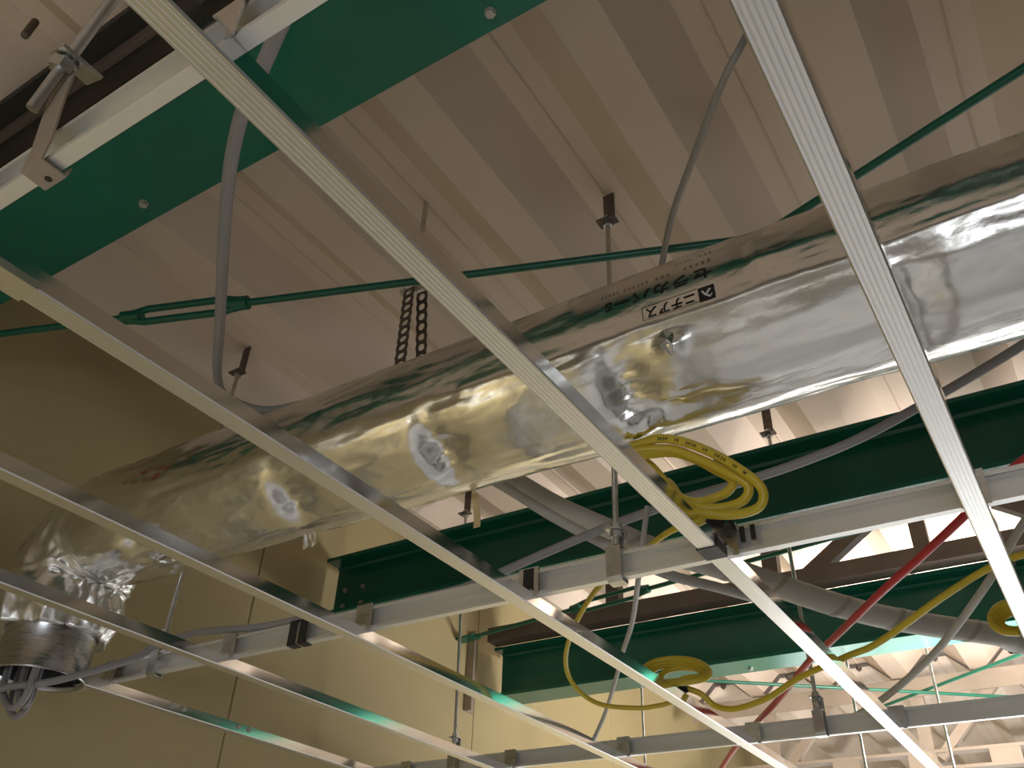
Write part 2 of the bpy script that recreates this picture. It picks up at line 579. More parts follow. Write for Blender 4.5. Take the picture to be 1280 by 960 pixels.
for dx in (0.020, 0.034):
    MB().box(BARS[1] + dx, BARS[1] + dx + 0.006, CY[1] - 0.0095, CY[1] - 0.0065, CB + 0.014, CB + 0.034).build('slot_shade', 'shade_black', t)  # dark clip slots, their shade built as small black boxes
# shaded clip openings on the silver channel, built as black bands
for xx, lab in ((-1.118, 'pair of black shade bands on the silver channel near the elbow'), (-0.652, 'single black shade band on the silver channel beside the joint sleeve bar')):
    t = thing('clip_shade', lab, 'clip', (xx, CY[1], CB))
    n = 2 if xx < -1 else 1
    for k in range(n):
        xa = xx + k * 0.024
        MB().px([(CY[1] + a, CB + b) for a, b in thick([(0.0085, 0.02), (0.0085, 0.0405), (-0.0095, 0.0405), (-0.0095, -0.002), (0.0085, -0.002)], 0.0012)], xa, xa + 0.018).build('band', 'shade_black', t)


# ------------------------------------------------------------------ hanging rods
def hanger(x, yc, ytop, label, ztop=ZU, zbot=None, plate=True, bracket=True, thin=False):
    zb = CB + 0.072 if zbot is None else zbot
    t = thing('hanging_rod', label, 'hanging rod', (x, yc, CB - 0.006), 'threaded rods hanging the ceiling grid')
    r = 0.0045
    zp = ztop - 0.075
    MB().tube([(x, yc, zb - 0.02), (x, ytop, zp + 0.006)], r, 10).build('rod', 'galv', t)
    if plate:
        b = MB()
        b.box(x - 0.011, x + 0.011, ytop + 0.006, ytop + 0.009, zp - 0.004, ztop - 0.001)
        b.box(x - 0.018, x + 0.018, ytop - 0.014, ytop + 0.009, zp - 0.006, zp - 0.003)
        b.build('roof_plate', 'dark_plate', t)
        n = MB().nut((x, ytop, zp - 0.011), (0, 0, 1), 0.009, 0.008)
        n.nut((x, ytop, zp + 0.002), (0, 0, 1), 0.009, 0.008)
        n.build('nut', 'galv', t)
    if bracket:
        b = MB()
        b.box(x - 0.012, x + 0.012, yc + 0.0078, yc + 0.010, CB - 0.004, CB + 0.075)
        b.box(x - 0.012, x + 0.012, yc - 0.012, yc + 0.010, CB + 0.073, CB + 0.0755)
        b.build('hanger_plate', 'galv', t)
        b = MB()
        b.px([(yc + a, CB + bb) for a, bb in thick([(0.010, -0.004), (-0.006, -0.0035), (-0.0105, 0.002), (-0.0115, 0.044), (0.002, 0.046)], 0.0016)], x - 0.011, x + 0.011)
        b.build('hook', 'galv', t)
        b = MB()
        b.nut((x, yc, CB + 0.080), (0, 0, 1), 0.0085, 0.008)
        b.nut((x, yc, CB + 0.068), (0, 0, 1), 0.0085, 0.008)
        b.build('nut', 'galv', t)
    return t


hanger(-0.505, CY[1], CY[1] + 0.012, 'threaded rod dropping behind the duct to the bracket beside the yellow coil')
hanger(-1.465, CY[1], CY[1] + 0.01, 'threaded rod hanging the silver channel beside the duct elbow')
hanger(-1.408, CY[2] - 0.05, 1.89, 'threaded rod behind the dark green beam next to the paper tape', ztop=ZU)
hanger(-0.495, CY[2] - 0.02, 1.89, 'threaded rod dropping near the red cable to the farthest channel', ztop=ZU)
hanger(-1.28, 2.78, 2.78, 'thin rod in front of the wall panels under the pale beam underside', zbot=0.40, bracket=False)
hanger(-0.60, 2.78, 2.78, 'thin rod below the fluted roof end beside the grey drop cable', zbot=0.40, bracket=False)
hanger(-0.39, 2.92, 2.92, 'thin rod crossing the green cross braces near the truss', zbot=0.40, bracket=False)

# rod, nut and bent plate in the near corner
t = thing('hanging_rod', 'threaded rod with clamp nut and bent plate above the nearest channel', 'hanging rod', (-0.525, 0.178, 0.48), 'threaded rods hanging the ceiling grid')
b = MB().tube([(-0.545, 0.155, 0.535), (-0.492, 0.155, 0.66), (-0.40, 0.16, 0.88), (-0.25, 0.17, 1.255)], 0.0048, 12)
b.build('rod', 'galv', t)
ax = Vector((0.053, 0, 0.125)).normalized()
pn = Vector((-0.545, 0.155, 0.535)) + ax * 0.043
MB().nut(pn, ax, 0.0098, 0.009).build('nut', 'galv', t)
b = MB()
b.obox(pn + ax * 0.007 + Vector((0.002, 0.006, 0)), (0.011, 0, -0.004), (0, 0.017, 0), ax * 0.0015)
b.build('clamp_plate', 'galv', t)
b = MB()
zc = CB
path = [(0.1625, 0.572), (0.1640, 0.545), (0.1690, 0.50), (0.1690, CB - 0.003), (0.1865, CB - 0.003), (0.1880, CB + 0.006)][::-1]
b.px(thick(path, 0.0016), -0.545, -0.52)
b.build('bent_plate', 'brown_light', t)
b = MB().tube([(-0.5325, 0.182, CB - 0.0034), (-0.5325, 0.182, CB - 0.0050)], 0.0028, 10)
b.build('plate_hole', 'shade_black', t)
tag(MB().tube([(-1.05, 0.245, 1.14), (-1.06, 0.25, 1.19)], 0.006, 8).build('roof_screw', 'dark_plate'), 'small dark screw poking through the roof near the clamp', 'screw')


# ------------------------------------------------------------------ green braces
def brace(a, b, label, tb=None, r=0.0065):
    a, b = Vector(a), Vector(b)
    d = (b - a).normalized()
    t = thing('brace_rod', label, 'brace', a, 'green cross bracing under the roof')
    if tb:
        p, q = a + d * tb[0], a + d * tb[1]
        MB().tube([a, p + d * 0.02], r, 10).build('rod', 'green_rod', t)
        MB().tube([q - d * 0.02, b], r, 10).build('rod', 'green_rod', t)
        L = (q - p).length
        k = MB()
        side = d.cross(Vector((0, 0, 1))).normalized()
        upv = side.cross(d)
        for s in (-1, 1):
            pts = [p + d * (L * f) + upv * (s * o) for f, o in ((0.0, 0.006), (0.10, 0.010), (0.18, 0.0145), (0.5, 0.0145), (0.82, 0.0145), (0.90, 0.010), (1.0, 0.006))]
            k.tube(pts, 0.0065, 8)
        k.build('turnbuckle_body', 'green_rod', t)
        for c in (p + d * L * 0.06, q - d * L * 0.06):
            MB().tube([c - d * 0.018, c + d * 0.018], 0.0125, 12).build('turnbuckle_nut', 'green_rod', t)
    else:
        MB().tube([a, b], r, 10).build('rod', 'green_rod', t)
    for p, s in ((a, 1), (b, -1)):
        MB().obox(p + d * s * 0.0, d * 0.04, Vector((0, 0, 1)).cross(d) * 0.02, (0, 0, 0.004)).build('gusset', 'green', t)
    return t


d1 = Vector((-0.31 + 1.549, 1.018 - 0.574, 0)).normalized()
a1 = Vector((-1.70, 0.480, 0.97))
L1 = 3.3
s_tb = (-1.255 + 1.70) / d1.x
e_tb = (-1.035 + 1.70) / d1.x
brace(a1, a1 + d1 * L1, 'green brace rod with a turnbuckle beside the grey conduit', (s_tb, e_tb))
d2 = Vector((0.32, -0.101, 0)).normalized()
brace(Vector((-0.168 * 0.985, 1.015 * 0.985, 0.985)) - d2 * 1.5, Vector((0.152 * 0.985, 0.914 * 0.985, 0.985)) + d2 * 1.4, 'plain green brace rod passing above the shiny duct end')
a3, b3 = Vector((-1.70, 2.345, 0.995)), Vector((1.6, 1.80, 0.985))
d3 = (b3 - a3).normalized()
brace(a3, b3, 'green brace rod with a turnbuckle between the two dark green beams', (0.44, 0.72))
brace((-1.66, 2.70, 0.98), (-0.12, 3.81, 0.98), 'green brace rod crossing low under the tight frames toward the truss', r=0.006)
brace((0.60, 2.70, 1.002), (-0.92, 3.90, 1.002), 'pale green brace rod rising past the grey cable at the fluted roof', r=0.006)

# ------------------------------------------------------------------ foil duct
YD, ZD, RD = 0.901, 0.730, 0.109
XE = -1.495                     # start of the elbow
RE = 0.115                      # elbow radius
XR = 2.6
DENTS = [(-0.985, 243, 0.019, 0.026, 24), (-0.690, 244, 0.022, 0.025, 26), (-0.395, 238, 0.024, 0.026, 24), (-0.35, 258, 0.010, 0.05, 16), (-0.045, 240, 0.009, 0.016, 26), (-1.34, 240, 0.016, 0.04, 26), (0.62, 240, 0.016, 0.03, 25)]
PUCK = [(-0.314, 217, 0.008, 0.014, 7), (-0.40, 266, 0.010, 0.030, 14), (-0.345, 246, 0.006, 0.03, 10)]


def n3(x, y, z):
    return noise.noise(Vector((x, y, z)))


def ridge(x, y, z):
    return 1 - 2 * abs(noise.noise(Vector((x, y, z))))


def duct_radius(s, th):
    """s: distance from the elbow start, growing to the open end; th in degrees (0 = +y, 90 = up)"""
    x = XE + s
    a = math.radians(th)
    cy, cz = math.cos(a), math.sin(a)
    txt = 1.0
    if -0.44 < x < -0.20 and 140 < th < 202:
        txt = 0.25
    r = RD
    r += 0.0050 * n3(x * 3.1, cy * 1.3, cz * 1.3) * txt
    r += 0.0022 * n3(x * 7 + 4, cy * 4, cz * 4) * txt
    # lengthwise creases, a little stronger toward the elbow
    k = 1.0 + 0.9 * max(0.0, min(1.0, (-0.5 - x) / 0.9))
    r += 0.0013 * k * ridge(x * 9 + 2, cy * 7, cz * 7) * txt
    r += 0.0006 * k * ridge(x * 34 + 7, cy * 22, cz * 22) * txt
    for dx, dt, dep, sx, st in DENTS:
        u = (x - dx) / (sx * 0.75 if x < dx else sx * 1.9)
        w = (th - dt) / st
        q = u * u + w * w
        if q < 6:
            r -= dep * math.exp(-q) * (1 + 0.4 * n3(x * 30, cy * 12, cz * 12))
    for dx, dt, dep, sx, st in PUCK:
        u = (x - dx) / sx
        w = (th - dt) / st
        q = u * u + w * w
        if q < 6:
            r += dep * math.exp(-q) * (0.7 + 0.9 * ridge(x * 40, cy * 25, cz * 25))
    # overlapped foil seam
    if x > -0.62:
        e = th - 198.5
        if -3.4 < e < 3.4:
            r += 0.0016
    return r


dt = thing('exhaust_duct', 'silver foil wrapped exhaust duct crossing the ceiling and turning down at the wall', 'duct', (0.3, YD, ZD - RD))
NT = 132
rings, ths = [], [360.0 * k / NT for k in range(NT)]
# straight run, right to left
S = []
x = XR
while x > XE:
    S.append(x)
    x -= 0.0075 if x < 0.3 else 0.02
for x in S:
    rings.append([(x, YD + math.cos(math.radians(t)) * duct_radius(x - XE, t), ZD + math.sin(math.radians(t)) * duct_radius(x - XE, t)) for t in ths])
run = MB()


def skin(rings, b):
    n = len(rings[0])
    vs = [p for r in rings for p in r]
    fs = []
    for i in range(len(rings) - 1):
        for k in range(n):
            j = (k + 1) % n
            fs.append((i * n + k, (i + 1) * n + k, (i + 1) * n + j, i * n + j))
    b.add(vs, fs, True)


# elbow and crumpled sleeve
RC_ = 0.079
elb = [rings[-1]]
for i in range(1, 46):
    if i <= 30:
        f = math.radians(90.0 * i / 30)
        c = Vector((XE - RE * math.sin(f), YD, ZD - RE + RE * math.cos(f)))
        nrm = Vector((-math.sin(f), 0, math.cos(f)))
        s = RE * f
    else:
        c = Vector((XE - RE, YD, ZD - RE - (i - 30) * 0.0055))
        nrm = Vector((-1, 0, 0))
        s = RE * math.pi / 2 + (i - 30) * 0.0055
    fade = min(1.0, i / 14.0)
    row = []
    for t in ths:
        a = math.radians(t)
        ca, sa = math.cos(a), math.sin(a)
        r = duct_radius(-s, t) * (1 - fade) + fade * (RD - 0.004)
        low = 0.35 + 0.65 * (i / 45.0)
        q = 0.016 * low * ridge(s * 9 + 3, ca * 2.0, sa * 2.0) + 0.0085 * low * ridge(s * 24, ca * 4 + 5, sa * 4) + 0.0015 * low * ridge(s * 60, ca * 9 + 5, sa * 9)
        r += fade * (q - 0.010)
        if i > 36:
            r -= (i - 36) * 0.0011
        p = c + Vector((0, 1, 0)) * (ca * r) + nrm * (sa * r)
        p.x = max(p.x, WX + 0.004)
        row.append(tuple(p))
    elb.append(row)
for dz, rr_ in ((0.0015, RC_ + 0.006), (0.005, RC_ + 0.0012)):
    elb.append([(XE - RE + (p[0] - XE + RE) * rr_ / max(1e-6, math.hypot(p[0] - XE + RE, p[1] - YD)), YD + (p[1] - YD) * rr_ / max(1e-6, math.hypot(p[0] - XE + RE, p[1] - YD)), p[2] + dz) for p in elb[45]])
skin(rings, run)
run.build('foil_sleeve', 'foil', dt)
el = MB()
skin(elb, el)
el_o = el.build('foil_elbow', 'foil_tape', dt)
# bare sheet-metal collar with rolled rim
cx, cyy = XE - RE, YD
RC = 0.079
cb = MB()
prof = [(RC, 0.60), (RC, 0.545), (RC + 0.0025, 0.541), (RC, 0.537), (RC, 0.462), (RC + 0.002, 0.459), (RC + 0.0015, 0.455), (RC - 0.0015, 0.456), (RC - 0.002, 0.47), (RC - 0.002, 0.60)]
rr = [[(cx + math.cos(2 * math.pi * k / 48) * r, cyy + math.sin(2 * math.pi * k / 48) * r, z) for k in range(48)] for r, z in prof]
skin(rr, cb)
cb.build('metal_collar', 'collar', dt)
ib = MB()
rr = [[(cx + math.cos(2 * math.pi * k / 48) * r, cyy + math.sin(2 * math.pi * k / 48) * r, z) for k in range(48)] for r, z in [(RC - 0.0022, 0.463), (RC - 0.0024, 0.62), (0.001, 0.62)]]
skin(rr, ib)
ib.build('duct_mouth_shade', 'duct_shade', dt)  # black sheet painting in the shade inside the duct mouth
MB().box(cx + 0.0735, cx + 0.0835, cyy - 0.032, cyy - 0.022, 0.528, 0.540).build('collar_screw', 'dark_plate', dt)
# torn foil tab hanging below, open puckered flap
fl = MB()
vs, fs = [], []
for i in range(7):
    for j in range(5):
        u, v = i / 6, j / 4
        vs.append((-1.055 + 0.03 * u + 0.004 * n3(i, j, 1), 0.955 + 0.012 * v + 0.006 * n3(i, j, 3), 0.652 - 0.034 * v + 0.008 * n3(i * 1.3, j * 1.7, 5)))
for i in range(6):
    for j in range(4):
        fs.append((i * 5 + j, i * 5 + j + 1, (i + 1) * 5 + j + 1, (i + 1) * 5 + j))
fl.add(vs, fs, False)
fl.build('foil_tab', 'foil', dt)
# foil flap sticking out of the seam
fl = MB()


def on_duct(x, th, lift):
    a = math.radians(th)
    r = duct_radius(x - XE, th) + lift
    return (x, YD + math.cos(a) * r, ZD + math.sin(a) * r)


fl.add([on_duct(-0.326, 209, 0.001), on_duct(-0.317, 206, 0.006), on_duct(-0.306, 209, 0.002), on_duct(-0.323, 215, 0.008), on_duct(-0.307, 216, 0.007), on_duct(-0.315, 223, 0.001), on_duct(-0.3135, 212, 0.004)],
       [(0, 1, 6), (1, 2, 6), (0, 6, 3), (6, 2, 4), (3, 6, 5), (6, 4, 5)])
fl.build('foil_flap', 'foil', dt)


# printed lettering, upside down on the foil: reading runs toward the elbow
def text_faces(body, bold=0.018):
    cu = bpy.data.curves.new('lettering', 'FONT')
    cu.body = body
    cu.size = 1.0
    cu.resolution_u = 3
    cu.offset = bold
    ob = bpy.data.objects.new('lettering', cu)
    COL.objects.link(ob)
    dg = bpy.context.evaluated_depsgraph_get()
    me = bpy.data.meshes.new_from_object(ob.evaluated_get(dg))
    vs = [tuple(v.co) for v in me.vertices]
    fs = [tuple(p.vertices) for p in me.polygons]
    bpy.data.objects.remove(ob)
    bpy.data.meshes.remove(me)
    return vs, fs


def print_on_duct(name, vs, fs, x_start, th0, width, height, material, lift=0.0007, bold=0):
    xs = [v[0] for v in vs]
    ys = [v[1] for v in vs]
    x0, x1, y0, y1 = min(xs), max(xs), min(ys), max(ys)
    b = MB()
    out = []
    for v in vs:
        u = (v[0] - x0) / (x1 - x0) * width
        w = (v[1] - y0) / (y1 - y0) * height
        out.append(on_duct(x_start - u, th0 + math.degrees(w / RD), lift))
    b.add(out, fs)
    return b.build(name, material, dt)


def rects(lst):
    """axis-parallel rectangles and strokes as small quads"""
    vs, fs = [], []
    for (xa, ya, xb, yb, w) in lst:
        d = Vector((xb - xa, yb - ya, 0))
        n = int(max(1, d.length // 0.12))
        q = Vector((-d.y, d.x, 0)).normalized() * w / 2
        for k in range(n):
            p0, p1 = Vector((xa, ya, 0)) + d * (k / n), Vector((xa, ya, 0)) + d * ((k + 1) / n)
            o = len(vs)
            vs += [tuple(p0 - q), tuple(p1 - q), tuple(p1 + q), tuple(p0 + q)]
            fs.append((o, o + 1, o + 2, o + 3))
    return vs, fs


vs, fs = text_faces('セラカバーS')
print_on_duct('product_lettering', vs, fs, -0.2455, 170.2, 0.146, 0.0178, 'print_black')
vs, fs = text_faces('ニチアス')
print_on_duct('maker_lettering', vs, fs, -0.2705, 187.0, 0.064, 0.0145, 'print_black')
bw = 1.0 / 20
vs, fs = rects([(0, 0, 7.4, 0, 0.06), (0, 1.9, 7.4, 1.9, 0.06), (7.4, 0, 7.4, 1.9, 0.06)])
print_on_duct('maker_frame', vs, fs, -0.2665, 185.2, 0.0735, 0.0195, 'print_black')
vs, fs = [], []
for i in range(9):
    for j in range(9):
        vs.append((i / 8, j / 8, 0))
for i in range(8):
    for j in range(8):
        fs.append((i * 9 + j, (i + 1) * 9 + j, (i + 1) * 9 + j + 1, i * 9 + j + 1))
print_on_duct('emblem_square', vs, fs, -0.2450, 186.0, 0.0205, 0.0190, 'print_black')
vs, fs = rects([(0.18, 0.15, 0.62, 0.60, 0.17), (0.62, 0.60, 0.85, 0.15, 0.15), (0.25, 0.85, 0.62, 0.55, 0.15), (0.1, 0.62, 0.3, 0.84, 0.10)])
print_on_duct('emblem_mark', vs, fs, -0.2480, 188.0, 0.0135, 0.0125, 'print_white', lift=0.0011)
rnd = random.Random(3)


def small_row(name, x0, th, w, h, n):
    lst = []
    for k in range(n):
        if rnd.random() < 0.12:
            continue
        a = k * 1.2
        lst += [(a, 0.15, a + 0.8, 0.15, 0.14), (a + 0.4, 0, a + 0.4, 1, 0.14), (a, 0.85, a + 0.8, 0.85, 0.14)]
    v, f = rects(lst)
    print_on_duct(name, v, f, x0, th, w, h, 'print_brown')


small_row('small_print', -0.246, 162.0, 0.075, 0.0055, 10)
small_row('small_print', -0.330, 161.5, 0.035, 0.0055, 6)
small_row('small_print', -0.372, 161.0, 0.026, 0.0055, 6)
small_row('small_print', -0.246, 151.0, 0.050, 0.0050, 8)

# ------------------------------------------------------------------ perforated hanging band round the duct
t = thing('hanging_band', 'perforated steel band hanging the duct from a roof bolt', 'band', (-0.81, 0.89, 0.84))


def band_strip(a, b, n):
    a, b = Vector(a), Vector(b)
    d = (b - a).normalized()
    wv = Vector((1, 0, 0))
    wv = (wv - d * wv.dot(d)).normalized()
    nv = d.cross(wv) * 0.0008
    pit = (b - a).length / n
    q = MB()
    for k in range(n):
        c = a + d * pit * (k + 0.5)
        vs = []
        N = 16
        for i in range(N):
            an = 2 * math.pi * i / N
            co, si = math.cos(an), math.sin(an)
            ro = 0.0125 if abs(si) < 0.7 else pit * 0.5 / max(abs(si), 0.7) * 1.02
            for rad, sg in ((ro, -1), (ro, 1), (0.0068, 1), (0.0068, -1)):
                vs.append(c + wv * co * rad + d * si * rad + nv * sg)
        fs = []
        for i in range(N):
            j = (i + 1) % N
            for m_ in range(4):
                e = (m_ + 1) % 4
                fs.append((i * 4 + m_, j * 4 + m_, j * 4 + e, i * 4 + e))
        q.add(vs, fs)
    return q


band_strip((-0.820, 0.886, 1.035), (-0.796, 0.862, 0.835), 10).build('band_strip', 'dark_plate', t)
band_strip((-0.806, 0.905, 1.035), (-0.812, 0.940, 0.835), 10).build('band_strip', 'dark_plate', t)
b = MB().tube([(-0.836, 0.895, 1.04), (-0.795, 0.895, 1.04)], 0.005, 10)
b.nut((-0.792, 0.895, 1.04), (1, 0, 0), 0.009, 0.008)
b.nut((-0.839, 0.895, 1.04), (1, 0, 0), 0.009, 0.008)
b.build('bolt', 'galv', t)
MB().tube([(-0.815, 0.895, 1.03), (-0.815, 0.895, ZU - 0.002)], 0.0045, 10).build('rod', 'galv', t)

# ------------------------------------------------------------------ cables, conduits and pipes


def cable(name, pts, r, material, label, cat, k=8, flat=1.0, n=10, parent=None, group=None):
    o = MB().tube(smooth_path(pts, k), r, n, flat=flat).build(name, material, parent)
    if parent is None:
        tag(o, label, cat, group)
    return o


cable('conduit', [(0.02, 0.23, 1.185), (-0.06, 0.23, 1.05), (-0.22, 0.235, 0.85), (-0.424, 0.261, 0.74), (-0.435, 0.265, 0.74), (-0.506, 0.3, 0.74), (-0.584, 0.34, 0.75), (-0.692, 0.418, 0.76), (-0.916, 0.601, 0.8), (-1.085, 0.737, 0.845), (-1.142, 0.807, 0.862), (-1.104, 0.869, 0.858), (-0.97, 0.89, 0.856)],
      0.0078, 'grey_cable', 'thick grey conduit curving down past the broad green beam onto the duct', 'conduit')
cable('roof_cable', [(-0.10, 0.80, 1.25), (-0.124, 0.781, 1.18), (-0.137, 0.694, 1.0), (-0.181, 0.715, 0.96), (-0.254, 0.797, 0.95), (-0.32, 0.879, 0.95), (-0.367, 0.945, 0.93), (-0.376, 0.943, 0.86)],
      0.0048, 'brown_grey_cable', 'thin grey cable slanting from the brightest bar to the printed duct', 'cable')
cable('sagging_cable', [(2.4, 1.25, 1.0), (1.2, 1.22, 0.98), (0.45, 1.2, 0.93), (0.192, 1.2, 0.844), (0.058, 1.2, 0.785), (-0.057, 1.2, 0.742), (-0.174, 1.18, 0.692), (-0.267, 1.17, 0.669), (-0.363, 1.16, 0.654), (-0.437, 1.15, 0.645), (-0.5, 1.14, 0.631), (-0.564, 1.13, 0.617), (-0.674, 1.12, 0.591), (-0.781, 1.1, 0.557), (-0.828, 1.08, 0.541), (-0.90, 1.06, 0.53)],
      0.0072, 'grey_cable', 'grey cable sagging below the duct in front of the dark green beam', 'cable')
t = thing('wrapped_pipe', 'fat pale wrapped pipe with tape bands, running below the brown lattice', 'pipe', (-0.4, 1.5, 0.62))
PP = [(-1.068, 1.13, 0.983), (-0.894, 1.13, 0.86), (-0.76, 1.15, 0.766), (-0.685, 1.19, 0.711), (-0.629, 1.26, 0.685), (-0.57, 1.36, 0.668), (-0.505, 1.46, 0.666), (-0.451, 1.56, 0.662), (-0.361, 1.7, 0.649), (-0.273, 1.83, 0.648), (-0.138, 2.0, 0.654), (-0.02, 2.15, 0.664), (0.6, 2.30, 0.70), (1.4, 2.32, 0.72), (2.5, 2.32, 0.72)]
sp = smooth_path(PP, 8)
nn = len(sp)
MB().tube(sp, [0.014 + 0.009 * min(1, max(0, (i - 22) / 27)) for i in range(nn)], 14).build('pipe_wrap', 'wrap', t)
for i in range(36, nn - 10, 7):
    d = (sp[i + 1] - sp[i]).normalized()
    c = sp[i]
    k = MB()
    pts = []
    r0 = (0.014 + 0.009 * min(1, max(0, (i - 22) / 27))) + 0.0006
    sd = d.cross(Vector((0, 0, 1))).normalized()
    uu = sd.cross(d)
    vs, fs = [], []
    for a in range(17):
        an = 2 * math.pi * a / 16
        off = d * (0.018 * math.sin(an))
        for w_ in (-0.006, 0.006):
            vs.append(c + off + d * w_ + sd * math.cos(an) * r0 + uu * math.sin(an) * r0)
    for a in range(16):
        fs.append((a * 2, a * 2 + 1, a * 2 + 3, a * 2 + 2))
    k.add(vs, fs, True)
    k.build('tape_band', 'wrap_band', t)
cable('thin_pipe', [(-1.045, 1.11, 0.94), (-0.876, 1.11, 0.821), (-0.765, 1.12, 0.74), (-0.677, 1.15, 0.671), (-0.6, 1.2, 0.621), (-0.539, 1.28, 0.592), (-0.475, 1.36, 0.583), (-0.427, 1.46, 0.586)],
      0.009, 'grey_light', 'slim grey pipe alongside the fat wrapped pipe under the duct', 'pipe')
cable('drop_cable', [(-0.494, 1.125, 0.631), (-0.492, 1.1, 0.57), (-0.512, 1.12, 0.519), (-0.591, 1.26, 0.511), (-0.688, 1.42, 0.522), (-0.755, 1.53, 0.521), (-0.867, 1.7, 0.508), (-0.944, 1.79, 0.48)],
      0.0042, 'grey_light', 'pale grey cable dropping from the sagging cable across the pale beam underside', 'cable')
cable('red_cable', [(2.4, 0.55, 0.545), (1.2, 0.72, 0.55), (0.5, 0.90, 0.56), (0.12, 1.075, 0.585), (-0.011, 1.163, 0.58), (-0.078, 1.222, 0.56), (-0.152, 1.284, 0.54), (-0.229, 1.366, 0.53), (-0.349, 1.536, 0.53), (-0.42, 1.634, 0.53), (-0.536, 1.825, 0.53), (-0.694, 2.074, 0.535), (-0.788, 2.219, 0.53), (-0.906, 2.411, 0.52)],
      0.0062, 'red', 'red cable slanting from the silver channel past the truss', 'cable')
cable('grey_lead', [(2.4, 1.45, 0.62), (1.3, 1.40, 0.66), (0.5, 1.26, 0.70), (0.12, 1.27, 0.66), (0.0, 1.385, 0.62), (-0.081, 1.501, 0.58), (-0.173, 1.644, 0.55), (-0.255, 1.768, 0.535), (-0.366, 1.93, 0.53), (-0.461, 2.045, 0.53)],
      0.0066, 'grey_light', 'grey cable slanting beside the red one over the fluted roof end', 'cable')

YL = 'yellow cables over the grid'
t = thing('yellow_cable_coil', 'large looped coil of yellow cable under the duct, trailing to the small coil', 'cable coil', (-0.36, 0.99, 0.515), YL)
C1 = [(-0.446, 0.955, 0.633), (-0.392, 0.962, 0.636), (-0.342, 0.975, 0.611), (-0.296, 0.985, 0.569), (-0.279, 0.995, 0.544), (-0.288, 1.0, 0.524), (-0.323, 1.0, 0.522), (-0.365, 0.99, 0.531), (-0.388, 0.99, 0.549), (-0.406, 1.0, 0.584), (-0.43, 0.995, 0.623),
      (-0.443, 0.955, 0.624), (-0.392, 0.97, 0.624), (-0.352, 0.983, 0.603), (-0.317, 0.993, 0.576), (-0.299, 1.003, 0.559), (-0.308, 1.008, 0.543), (-0.336, 1.008, 0.539), (-0.367, 0.998, 0.542), (-0.391, 0.998, 0.558), (-0.409, 1.008, 0.591), (-0.433, 1.003, 0.618),
      (-0.439, 0.955, 0.614), (-0.392, 0.978, 0.622), (-0.362, 0.991, 0.610), (-0.341, 1.001, 0.594), (-0.321, 1.011, 0.577), (-0.33, 1.016, 0.565), (-0.35, 1.016, 0.56), (-0.369, 1.006, 0.554), (-0.393, 1.006, 0.567), (-0.412, 1.016, 0.599), (-0.426, 1.006, 0.600), (-0.40, 0.99, 0.563), (-0.37, 0.992, 0.534), (-0.358, 1.0, 0.524)]
C12 = [(-0.352, 1.02, 0.53), (-0.375, 1.04, 0.545), (-0.431, 1.06, 0.55), (-0.501, 1.12, 0.559), (-0.66, 1.27, 0.581), (-0.768, 1.38, 0.561), (-0.832, 1.47, 0.538), (-0.843, 1.53, 0.51), (-0.823, 1.59, 0.492), (-0.757, 1.615, 0.483), (-0.716, 1.625, 0.485), (-0.689, 1.632, 0.49)]
C1s = [(a * 0.957, b * 0.957, c * 0.957) for a, b, c in C1]
MB().tube(smooth_path(C1s, 7), 0.0060, 10).build('coil_loops', 'yellow', t)
MB().tube(smooth_path(C12, 8), 0.0046, 10).build('cable_tail', 'yellow', t)
MB().tube([(-0.364, 0.987, 0.536), (-0.352, 1.0, 0.524), (-0.342, 1.012, 0.522)], [0.012, 0.0135, 0.011], 12).build('tape_wrap', 'black_tape', t)
MB().tube([(-0.340, 1.000, 0.532), (-0.330, 1.008, 0.522), (-0.326, 1.012, 0.505)], [0.005, 0.004, 0.003], 8).build('tape_end', 'black_tape', t)
# print on the top strand
pth = smooth_path(C1s, 7)


def strand_print(i0, i1, name):
    v, f = [], []
    for i in range(i0, i1):
        if (i * 7) % 5 < 2:
            continue
        d = (pth[i + 1] - pth[i]).normalized()
        out = (Vector((0, 0, 0)) - pth[i])
        out = (out - d * out.dot(d)).normalized()
        sd = d.cross(out)
        for s in (0.15, 0.45, 0.7):
            c = pth[i].lerp(pth[i + 1], s) + out * 0.0062
            o = len(v)
            h = 0.0022 if (s != 0.45) else 0.0014
            v += [c - d * 0.0006 - sd * h, c + d * 0.0006 - sd * h, c + d * 0.0006 + sd * h, c - d * 0.0006 + sd * h]
            f.append((o, o + 1, o + 2, o + 3))
    MB().add(v, f).build(name, 'print_black', t)


strand_print(5, 22, 'cable_print')

